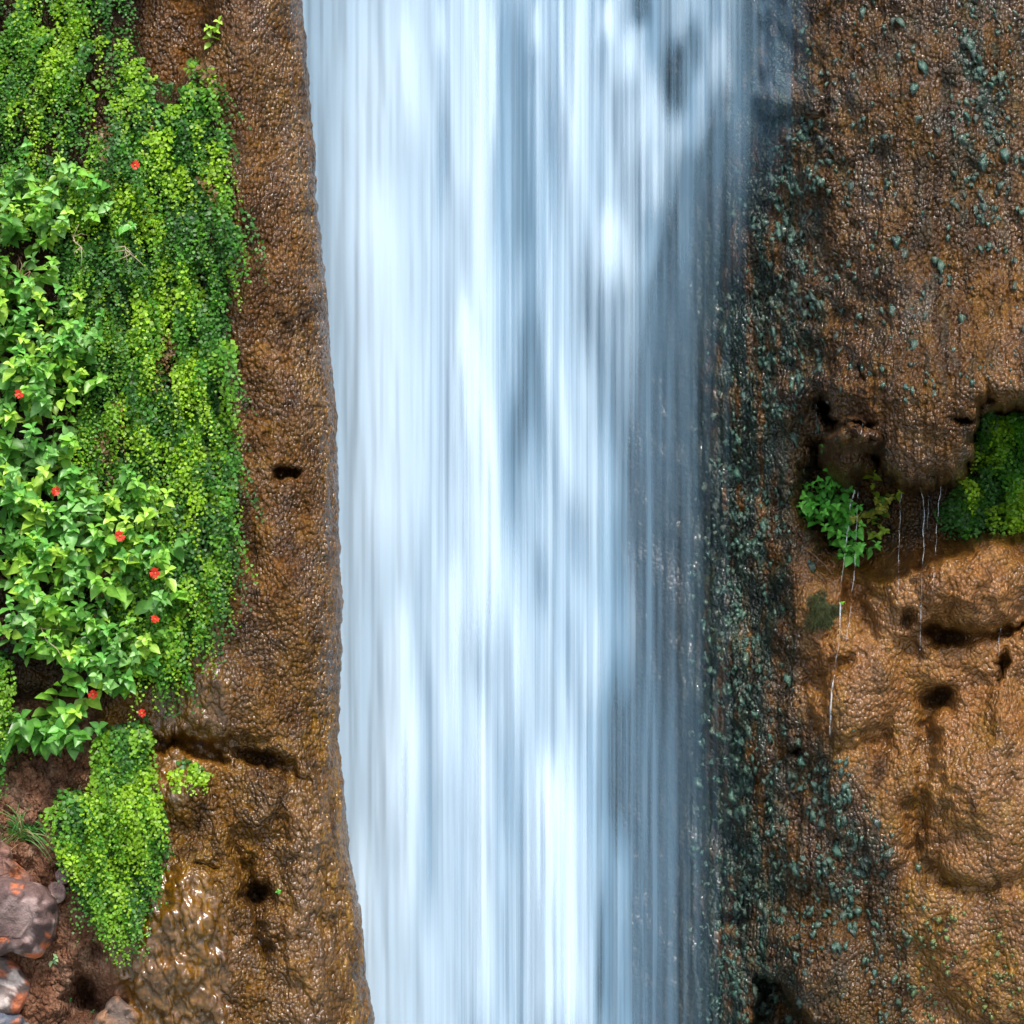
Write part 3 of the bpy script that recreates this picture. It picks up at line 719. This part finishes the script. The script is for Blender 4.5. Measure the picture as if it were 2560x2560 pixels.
LC = [(0.17, 0.36, 0.045), (0.12, 0.32, 0.060), (0.30, 0.48, 0.06), (0.075, 0.21, 0.030), (0.19, 0.37, 0.11)]
def shoot(parent, root, dirn, L, leafsize, pairs, cols=LC, name='shoot', bend=.3, stemcol=(0.10, 0.12, 0.035)):
    """leafy stem with opposite pairs of pointed leaves and a tuft at the tip"""
    lf = Soup(); st = Soup()
    d = np.array(dirn, float); d /= np.linalg.norm(d)
    t = np.linspace(0, 1, 9)
    side = np.cross(d, [0, 0, 1.]); side /= np.linalg.norm(side) + 1e-9
    pts = np.array(root)[None, :] + d[None, :] * (L * t)[:, None] + np.array([0, -.15, bend * 1.0])[None, :] * (L * t ** 2)[:, None] + side[None, :] * (.06 * L * np.sin(t * 4 + rng.uniform(0, 6)))[:, None]
    base = np.array(cols[rng.integers(len(cols))])
    for i in range(pairs):
        tt = .22 + .78 * (i + .5) / pairs
        p = np.array([np.interp(tt, t, pts[:, k]) for k in range(3)])
        roll = rng.uniform(0, math.pi) if i % 2 else rng.uniform(0, math.pi)
        a = np.array([math.cos(roll), -.35, math.sin(roll) * .6])
        for sg in (-1, 1):
            v = a * sg; v[1] = -abs(v[1]) - rng.uniform(0, .4)
            tip = v + d * .35 + np.array([0, 0, -.38]) + rng.normal(0, .22, 3)
            nr = np.array([-.1, -.72, .68]) + rng.normal(0, .33, 3)
            add_leaf(lf, p, tip, nr, leafsize * rng.choice([.5, .7, .85, 1, 1.25]) * rng.uniform(.85, 1.1) * (1 - .25 * tt), base * rng.uniform(.8, 1.25))
    for j in range(3):
        tip = np.array([math.cos(j * 2.1 + roll), -.7, math.sin(j * 2.1 + roll) * .8 + .1])
        add_leaf(lf, pts[-1], tip, np.array([0, -.8, .6]) + rng.normal(0, .2, 3), leafsize * rng.uniform(.35, .6), base * 1.3)
    lf.tube(pts, np.linspace(.0032, .0014, 9), stemcol, 4)
    a = lf.build(name, M_leaf, parent)
    return pts[-1]

def flower(parent, pos, scale=1.0, col=(0.72, 0.035, 0.012)):
    """two-lipped scarlet flower: tube, spreading notched lobes, pale yellow throat"""
    lobes = Soup(); tube = Soup(); pos = np.array(pos)
    for k, an in enumerate((60, 120, 195, 270, 345)):
        a = math.radians(an + rng.uniform(-12, 12)); r = .021 * scale * rng.uniform(.85, 1.15)
        c, s_ = math.cos(a), math.sin(a); u = np.array([c, -.25, s_]); v = np.array([-s_, 0, c])
        V = [pos, pos + u * r * .55 + v * r * .38, pos + u * r + v * r * .42, pos + u * r * .88, pos + u * r - v * r * .42, pos + u * r * .55 - v * r * .38]
        V = [q + np.array([0, rng.normal(0, .002), 0]) for q in V]
        lobes.add(V, [[0, 1, 2, 3], [0, 3, 4, 5]], np.array(col) * rng.uniform(.8, 1.15))
    tube.tube([pos + np.array([.004, .030, -.012]) * scale, pos + np.array([.002, .014, -.004]) * scale, pos + np.array([0, -.003, 0])],
              np.array([.003, .005, .0045]) * scale, (.50, .28, .04), 6)
    f = lobes.build('flower', M_petal, parent); tube.build('flower_tube', M_petal, f)

BUSH = [  # centre px, radius, shoots, leaf size, flowers, label
    ((25, 218), (36, 26), 9, .052, [], 'light green leafy bush at the left edge, the topmost of the broad-leaved ones'),
    ((95, 200), (30, 12), 4, .050, [(135, 165)], 'pale leafy branch reaching right to the highest red flower'),
    ((25, 300), (36, 40), 12, .050, [], 'leafy bush at the left edge between the topmost bush and the dead brown hollow'),
    ((30, 385), (38, 36), 13, .056, [(19, 394)], 'leafy bush around the red flower nearest the left edge'),
    ((78, 345), (22, 36), 8, .048, [], 'sparse leafy bush climbing over the ferns, left of the dark fern gap'),
    ((40, 470), (42, 36), 14, .056, [(56, 491)], 'leafy bush around the red flower with yellow-green leaves at mid height'),
    ((35, 550), (42, 38), 15, .056, [], 'dense flowerless leafy bush at the left edge, below mid height'),
    ((105, 545), (34, 36), 10, .052, [(120, 536)], 'leafy bush around the red flower above the single large upright leaf'),
    ((155, 560), (22, 34), 6, .060, [(155, 573), (155, 619)], 'leafy bush with two red flowers, reaching furthest towards the wet rock'),
    ((55, 625), (46, 30), 14, .054, [], 'leafy bush in the lower left, above the drooping branch of large leaves'),
    ((120, 655), (38, 28), 12, .050, [(93, 694), (142, 713)], 'lowest leafy bush with two red flowers along its bottom edge'),
    ((30, 712), (32, 12), 5, .075, [], 'drooping branch of large pale leaves over the bare brown rock'),
    ((120, 500), (30, 10), 4, .050, [], 'thin leafy sprig stretched across the ferns above the red flower'),
    ((215, 35), (7, 20), 3, .034, [], 'small leafy sprig on the wet rock beside the bare recess at the top')]
def build_bushes():
    for (c, r, n, ls, fl, lab) in BUSH:
        d0 = float(depthL(np.array(c[0] * 1.), np.array(c[1] * 1.)))
        e = empty('monkeyflower_bush', at(c[0], c[1], d0))
        tag(e, lab, 'bush', 'leafy flowering bushes on the left rock')
        for i in range(int(n * (2.9 if r[0] > 12 else 1))):
            a = rng.uniform(0, 6.28); q = math.sqrt(rng.uniform(0, 1))
            x = c[0] + r[0] * q * math.cos(a) - 4; y = c[1] + r[1] * q * math.sin(a)
            x = max(x, -25)
            Y = float(depthL(np.array(x), np.array(y)))
            small = r[0] < 10
            root = np.array(at(x - (0 if small else 6), y + (0 if small else 10), Y - .01))
            dirn = np.array([rng.normal(.25, .5), -.8, rng.normal(.15, .45)])
            if ls > .07: dirn = np.array([rng.normal(.8, .4), -.6, rng.normal(-.1, .25)])
            ls2 = ls * 1.22
            shoot(e, root, dirn, rng.uniform(.14, .24) * (ls / .054) * (.7 if small else 1), ls2 * rng.uniform(.8, 1.15), int(rng.integers(4, 7)) if not small else 3)
        for (fx, fy) in fl:
            Y = float(depthL(np.array(fx * 1.), np.array(fy * 1.))) - .26
            flower(e, at(fx, fy, Y), rng.uniform(.65, .95))
build_bushes()

# ---- plants of the right hollow, seedlings, grass
def little_plant(px, py, n, ls, L, lab, cols=LC, depth=depthL, spread=8, cat='plant', name='leafy_plant', out=.8, group=None):
    Y = float(depth(np.array(px * 1.), np.array(py * 1.)))
    e = empty(name, at(px, py, Y)); tag(e, lab, cat, group)
    for i in range(n):
        x = px + rng.normal(0, spread); y = py + rng.normal(0, spread)
        shoot(e, np.array(at(x, y, float(depth(np.array(x), np.array(y))) - .005)), (rng.normal(0, .6), -out, rng.normal(.1, .6)), L * rng.uniform(.7, 1.3), ls * rng.uniform(.8, 1.1), int(rng.integers(2, 5)), cols)
    return e
RC = [(0.10, 0.36, 0.05), (0.16, 0.46, 0.07), (0.07, 0.26, 0.04)]
little_plant(822, 508, 26, .056, .15, 'glossy green leafy plant at the left of the right cliff hollow', RC, depthR, 8)
little_plant(846, 540, 18, .054, .10, 'leafy plant drooping under the thick double trickle of the hollow', RC, depthR, 9)
little_plant(872, 518, 11, .050, .12, 'yellowing leafy plant between the drooping plant and the thin trickles', [(0.26, 0.36, 0.04), (0.10, 0.30, 0.05), (0.30, 0.30, 0.05)], depthR, 8)
little_plant(820, 452, 2, .024, .06, 'small sprig inside the tall dark crack beside the rock knob', RC, depthR, 4)
little_plant(51, 963, 1, .030, .03, 'pale seedling with four leaves under the lichened boulder', [(0.28, 0.45, 0.22)], depthL, 1, name='seedling')
little_plant(91, 1011, 1, .034, .03, 'seedling in front of the dark hollow at the bottom of the soil bank', [(0.12, 0.38, 0.10)], depthL, 1, name='seedling')
little_plant(74, 1001, 1, .020, .03, 'tiny seedling on the left rim of the dark hollow in the soil bank', [(0.12, 0.38, 0.10)], depthL, 1, name='seedling')
little_plant(277, 892, 1, .018, .03, 'tiny seedling above the dark hollow in the wet rock', [(0.10, 0.38, 0.06)], depthL, 1, name='seedling')
little_plant(153, 933, 1, .016, .02, 'tiny pale seedling on the wet rock beside the tip of the lower fern', [(0.2, 0.4, 0.1)], depthL, 1, name='seedling')
little_plant(841, 602, 1, .022, .03, 'tiny bright seedling beside the dark moss cushion', [(0.16, 0.42, 0.03)], depthR, 2, name='seedling')

def grass(px, py, n, lab):
    Y = float(depthL(np.array(px * 1.), np.array(py * 1.))) - .01
    e = empty('grass_tuft', at(px, py, Y)); tag(e, lab, 'grass tuft')
    s = Soup(); dead = Soup(); r0 = np.array(at(px, py, Y))
    for i in range(n):
        L = rng.uniform(.06, .15); a = rng.uniform(-1.7, 1.4); t = np.linspace(0, 1, 6)
        b = r0 + np.array([rng.normal(0, .018), 0, rng.normal(0, .012)])
        pts = b + np.stack([L * math.sin(a) * t * 1.2, -L * .45 * np.sin(t * 2.2), L * ((1.5 * math.cos(a) + .2) * t - rng.uniform(.5, 1.6) * t ** 2)], -1)
        wv = np.array([.0022, .0026, .0024, .0018, .0012, .0003])
        V = np.vstack([pts + np.array([1, 0, .3]) * wv[:, None], pts - np.array([1, 0, .3]) * wv[:, None]])
        F = [[j, j + 1, j + 7, j + 6] for j in range(5)]
        tgt, c = (dead, (.36, .27, .15)) if rng.random() < .22 else (s, np.array((.08, .24, .05)) * rng.uniform(.7, 1.8))
        tgt.add(V, F, c)
    s.build('blades', M_leaf, e); dead.build('dry_blades', M_leaf, e)
grass(24, 836, 130, 'tuft of thin green grass with dry blades on the soil above the boulder')

def twig(px, py, lab, n=5, col=(.42, .33, .22), depth=depthL, outY=.2, L=.09):
    Y = float(depth(np.array(px * 1.), np.array(py * 1.))) - outY
    s = Soup(); p0 = np.array(at(px, py, Y))
    main = [p0 + np.array([-.4 * L, .15, .5 * L]), p0 + np.array([-.15 * L, .04, .25 * L]), p0, p0 + np.array([.25 * L, 0, -.2 * L]), p0 + np.array([.45 * L, .01, -.55 * L])]
    s.tube(main, [.0025, .0022, .002, .0016, .0008], col)
    for i in range(n):
        q = main[1 + i % 3]; d = rng.normal(0, 1, 3) * np.array([.5, .2, .5]) * L + np.array([0, 0, -.2 * L])
        s.tube([q, q + d * .5 + rng.normal(0, .004, 3), q + d + rng.normal(0, .006, 3)], [.0016, .0012, .0005], np.array(col) * rng.uniform(.8, 1.1))
    o = s.build('dead_twig', M_stem); tag(o, lab, 'twig')
twig(75, 242, 'pale curled dead twig over the leafy bushes, left of the other pale one', 6)
twig(126, 250, 'pale tangled dead twig hanging in front of the dense fern', 8, L=.07)
twig(46, 640, 'long thin bare pale twig among the lower left leaves', 1, L=.16)
twig(819, 560, 'tangle of dead brown roots hanging under the plant in the right hollow', 10, (.26, .16, .11), depthR, .06, L=.10)
twig(22, 265, 'dead brown stems in the dark gap at the left edge', 7, (.25, .15, .08), depthL, .12, L=.12)

# ---- moss on the right cliff
def blob_template(nu=7, nv=6):
    V = [(0, 0, 1.0)]
    for i in range(1, nv):
        f = i / nv * math.pi
        r = math.sin(f) * (0.62 + .38 * math.cos(f * .5))
        for j in range(nu):
            a = 2 * math.pi * j / nu
            V.append((r * math.cos(a), r * math.sin(a), math.cos(f)))
    V.append((0, 0, -1.25)); F = []
    for j in range(nu): F.append([0, 1 + j, 1 + (j + 1) % nu])
    for i in range(nv - 2):
        for j in range(nu):
            a = 1 + i * nu + j; b = 1 + i * nu + (j + 1) % nu
            F.append([a, a + nu, b + nu, b])
    e = 1 + (nv - 2) * nu
    for j in range(nu): F.append([len(V) - 1, e + (j + 1) % nu, e + j])
    return np.array(V), F
BT, BF = blob_template()
def build_moss():
    teal = Soup(); n_try = 42000
    px = rng.uniform(690, 1060, n_try); py = rng.uniform(-40, 1060, n_try)
    cx = np.interp(py, [0, 200, 400, 600, 800, 1024], [790, 785, 765, 735, 735, 745])
    dens = 0.75 * np.exp(-((px - cx) / 36) ** 2) * ss(60, 160, py) * 1.3
    dens = dens + 0.9 * gau(px, py, 978, 60, 22, 60) + .5 * gau(px, py, 985, 170, 26, 70) + .9 * gau(px, py, 835, 800, 32, 42) + .8 * gau(px, py, 858, 870, 28, 50) + .5 * gau(px, py, 790, 900, 60, 80)
    dens = dens + .45 * gau(px, py, 915, 960, 45, 70) + .5 * gau(px, py, 1000, 985, 30, 70) + .10 * (py < 400) * (px > 790)
    hol = inside(px, py, HOLLOW, 4)
    cl = ss(0, .4, fbm(px / 9, py / 10, 501, 3))
    low = inside(px, py, [(850, 540), (1100, 520), (1100, 850), (900, 850)], 10)
    keep = (rng.random(n_try) < dens * (.10 + 1.2 * cl) * (1 - hol) * (1 - low) * .8)
    px, py = px[keep], py[keep]
    Y = depthR(px, py); m = len(px)
    X, Yw, Z = at(px, py, Y - .006)
    yg = ss(880, 960, px) * ss(700, 850, py)
    wv = rng.choice([.005, .008, .011, .016], m, p=[.3, .35, .25, .10]) * rng.uniform(.8, 1.2, m) * (1 - .2 * yg); hv = wv * rng.uniform(.7, 1.7, m) * (1 - .35 * yg)
    tilt = rng.normal(0, .25, m)
    B = np.zeros((m, 3, 3)); B[:, 0, 0] = wv; B[:, 1, 1] = wv * 1.0; B[:, 2, 2] = hv; B[:, 2, 0] = hv * tilt; B[:, 2, 1] = hv * .35
    c = np.array((.010, .052, .034))[None] * rng.uniform(.4, 1.6, (m, 1)) + np.array((.02, .012, 0))[None] * rng.random((m, 1)); c2 = np.array((.085, .11, .018))[None] * rng.uniform(.5, 1.6, (m, 1))
    c3 = np.array((.05, .045, .015))
    c = c * (1 - yg[:, None]) + c2 * yg[:, None]
    for k in range(8):
        q = np.arange(m) % 8 == k
        T = BT * (1 + rng.normal(0, .26, (len(BT), 1))) + rng.normal(0, .13, BT.shape)
        teal.inst(T, BF, np.stack([X, Yw, Z], -1)[q], B[q], c[q])
    o = teal.build('moss', M_moss); tag(o, 'blue-green wet moss tufts scattered over the right cliff', 'moss', kind='stuff')
build_moss()
def moss_cushion(px, py):
    s = Soup(); n = 3200
    for i in range(n):
        a = rng.uniform(0, 6.28); q = math.sqrt(rng.random()); wob = 1 + .3 * math.sin(3 * a + 1) + .2 * math.sin(5 * a + 2) + rng.normal(0, .12)
        x = px + 15 * q * wob * math.cos(a); y = py + 18 * q * wob * math.sin(a)
        if rng.random() < q * q * .55: continue
        if (x - px) ** 2 + (y - py - 2) ** 2 < 14 and rng.random() < .8: continue
        p = np.array(at(x, y, float(depthR(np.array(x), np.array(y))) - .004 - .018 * (1 - q * q)))
        d = np.array([math.cos(a) * q * .8, -.4, -.5]) + rng.normal(0, .3, 3); d /= np.linalg.norm(d); L = rng.uniform(.012, .026)
        sdx = np.array([.0016, 0, .0006]); V = [p + sdx, p - sdx, p + d * L]
        s.add(V, [[0, 1, 2]], np.array((.022, .030, .004)) * rng.uniform(.3, 2.0))
    o = s.build('moss_cushion', M_drymoss); tag(o, 'dark olive fibrous moss cushion below the hollow of the right cliff', 'moss')
moss_cushion(821, 611)

# ------------------------------------------------------------------ stones
def stone(name, pts, Yc, thick, lab, cols, seed, lichen=.5):
    """rounded rock with the given outline, its own thickness and weathered face"""
    pts = np.array(pts, float); c = pts.mean(0); n = 72; nr = 26
    ang = np.arctan2(pts[:, 1] - c[1], pts[:, 0] - c[0]); rad = np.hypot(*(pts - c).T); o = np.argsort(ang)
    A = np.linspace(-math.pi, math.pi, n, endpoint=False)
    Rr = np.interp(A, np.concatenate([ang[o] - 2 * math.pi, ang[o], ang[o] + 2 * math.pi]), np.tile(rad[o], 3))
    Rr = (Rr + np.roll(Rr, 1) + np.roll(Rr, -1)) / 3
    V = []
    for i in range(1, nr):
        f = i / nr * math.pi; rr = abs(math.sin(f)) ** .36; dz = -math.cos(f) * thick
        for j in range(n):
            x = c[0] + Rr[j] * rr * math.cos(A[j]); y = c[1] + Rr[j] * rr * math.sin(A[j])
            b = float(0)
            V.append((x, y, dz))
    V = np.array(V); nz = fbm(V[:, 0] / 12 + V[:, 2] * 4, V[:, 1] / 12, seed, 4); nz2 = fbm(V[:, 0] / 40, V[:, 1] / 40 + V[:, 2] * 3, seed + 3, 3)
    Yv = Yc + V[:, 2] * (1 + .35 * nz2) - .034 * nz - .010 * fbm(V[:, 0] / 4, V[:, 1] / 4, seed + 9, 3)
    X, Yw, Z = at(V[:, 0] + 3.5 * nz * min(1, thick * 9), V[:, 1] + 3.5 * nz2 * min(1, thick * 9), Yv)
    P = np.stack([X, Yw, Z], -1); F = []
    for i in range(nr - 2):
        for j in range(n):
            F.append([i * n + j, i * n + (j + 1) % n, (i + 1) * n + (j + 1) % n, (i + 1) * n + j])
    F.append(list(range(n))[::-1]); F.append([(nr - 2) * n + j for j in range(n)])
    g, orng, pale = map(np.array, cols)
    l = ss(.06, .20, fbm(V[:, 0] / 17, V[:, 1] / 13, seed + 20, 4) + (lichen - .5) * .5)[:, None]
    pl = ss(.15, .35, fbm(V[:, 0] / 14, V[:, 1] / 10, seed + 30, 4))[:, None]
    col = g * (1 + .5 * nz2[:, None]); col = col * (1 - pl) + pale * pl; col = col * (1 - l) + orng * l
    me = make_mesh(name, P, [j for f in F for j in f], np.cumsum([0] + [len(f) for f in F[:-1]]), M_stone, {'tint': np.clip(col, 0, 1)})
    tag(me, lab, 'rock' if thick > .04 else 'stone'); return me
GREY = ((.11, .066, .06), (.55, .15, .055), (.30, .21, .19))
zf = YF + .02
stone('boulder', [(-60, 885), (-20, 878), (20, 879), (44, 884), (56, 902), (60, 922), (54, 942), (38, 960), (10, 952), (-30, 960), (-70, 940)], zf + .02, .17, 'large rounded grey boulder with bright orange lichen patches at the left edge', GREY, 601, .52)
stone('boulder', [(-60, 800), (-10, 815), (6, 838), (14, 862), (38, 884), (20, 892), (-20, 892), (-70, 880)], zf + .08, .13, 'pinkish slanting slab of rock behind and above the lichened boulder', ((.17, .085, .062), (.36, .12, .05), (.26, .17, .14)), 611, .52)
stone('boulder', [(-60, 950), (0, 952), (22, 968), (30, 990), (20, 1012), (-10, 1015), (-60, 1020)], zf + .08, .12, 'dark rock with white and orange crust under the lichened boulder', ((.13, .09, .08), (.42, .13, .06), (.48, .40, .36)), 621, .42)
stone('boulder', [(-60, 1008), (5, 1010), (32, 1022), (36, 1060), (-60, 1070)], zf + .07, .12, 'blue-grey rock cut by the bottom left corner of the frame', ((.07, .08, .105), (.42, .14, .06), (.22, .2, .2)), 631, .35)
stone('stone', [(50, 888 - 4), (60, 882), (66, 892), (62, 902), (52, 904), (49, 895)], zf + .01, .028, 'small flat grey-pink stone on the soil, lower of the two touching ones', ((.30, .19, .17), (.45, .17, .1), (.35, .25, .22)), 641, .3)
stone('stone', [(56, 872), (66, 868), (70, 876), (66, 884), (58, 882)], zf + .02, .022, 'small grey-pink stone on the soil, upper of the two touching ones', ((.27, .18, .17), (.4, .17, .1), (.35, .26, .24)), 651, .2)
stone('boulder', [(104, 1010), (118, 996), (126, 1004), (132, 1040), (100, 1050)], zf + .02, .07, 'grey-brown pointed rock between soil bank and wet rock at the bottom', ((.16, .11, .085), (.25, .13, .07), (.2, .15, .12)), 661, .3)

# ------------------------------------------------------------------ thin trickles of water
m, nt, o_ = newmat('trickle_water')
gl = N(nt, 'ShaderNodeBsdfGlass'); gl.inputs['Roughness'].default_value = .08; gl.inputs['IOR'].default_value = 1.33
df = N(nt, 'ShaderNodeBsdfDiffuse'); df.inputs[0].default_value = (.85, .9, .95, 1)
tr = N(nt, 'ShaderNodeBsdfTransparent')
tc = N(nt, 'ShaderNodeTexCoord').outputs['Object']
nn = noise(nt, mapping(nt, tc, (60, 60, 9)), 1.6, 4)
f = ramp(nt, nn, [(.46, (0, 0, 0)), (.66, (.6, .6, .6))])
mx = N(nt, 'ShaderNodeMixShader'); nt.links.new(f, mx.inputs[0]); nt.links.new(tr.outputs[0], mx.inputs[1]); nt.links.new(df.outputs[0], mx.inputs[2])
m2 = N(nt, 'ShaderNodeMixShader'); m2.inputs[0].default_value = .15; nt.links.new(mx.outputs[0], m2.inputs[1]); nt.links.new(gl.outputs[0], m2.inputs[2])
nt.links.new(m2.outputs[0], o_.inputs[0]); M_trick = m
def trickle(pts, wd, lab, depth=depthR, out=.12):
    s = Soup()
    P = []; pts = np.array(pts, float); n = 40
    t = np.linspace(0, 1, n); ys = np.interp(t, np.linspace(0, 1, len(pts)), pts[:, 1]); xs = np.interp(t, np.linspace(0, 1, len(pts)), pts[:, 0])
    Yc = np.minimum.reduce([depth(xs, ys)]) - .015
    Y0 = Yc.min() if out is None else Yc[0]
    Yl = np.minimum(np.minimum.accumulate(Yc[::-1])[::-1], Yc)
    xs = xs + 1.1 * fbm(ys / 9, ys * 0, 700 + int(pts[0, 0]), 2)
    P = np.stack(at(xs, ys, Yl), -1)
    s.tube(P, wd * .62 * (.35 + .9 * vn(ys / 4, ys * 0 + 3, 710)), (1, 1, 1), 6)
    o = s.build('water_trickle', M_trick); tag(o, lab, 'trickle', 'thin water trickles on the cliffs')
trickle([(855, 490), (851, 505), (850, 520), (846, 545), (842, 580), (840, 620), (838, 650), (832, 690), (830, 735)], .0052, 'thickest trickle, falling through the leafy plants from the rock knob')
trickle([(858, 492), (857, 520), (855, 560), (851, 600), (847, 640)], .0026, 'thinner trickle directly right of the thickest one')
trickle([(901, 486), (900, 520), (899, 560), (898, 600)], .0026, 'trickle from the left end of the large overhang')
trickle([(920, 487), (923, 500), (924, 514), (922, 530), (924, 550), (922, 575), (921, 610), (920, 650)], .0032, 'trickle with a bend near its top from the middle of the overhang')
trickle([(941, 486), (938, 510), (936, 540), (933, 590), (931, 595)], .0030, 'rightmost trickle under the overhang, ending above the mound')
trickle([(930, 486), (929, 505), (927, 530)], .0018, 'faint short trickle between the bent and the rightmost ones')
trickle([(817, 412), (816, 425), (815, 440)], .0016, 'short trickle in the tall dark crack of the right cliff')
trickle([(863, 424), (860, 440), (856, 455)], .0026, 'white trickle running over the rock knob')
trickle([(1000, 628), (999, 645), (998, 660)], .0018, 'short trickle dripping from the lip of the lower mound')
trickle([(283, 469), (282, 476), (281, 484), (280, 490)], .0016, 'tiny trickle across the small dark hole of the left rock', depthL)
trickle([(1024, 438), (1022, 470), (1020, 500)], .0020, 'trickle in front of the fern at the right edge')
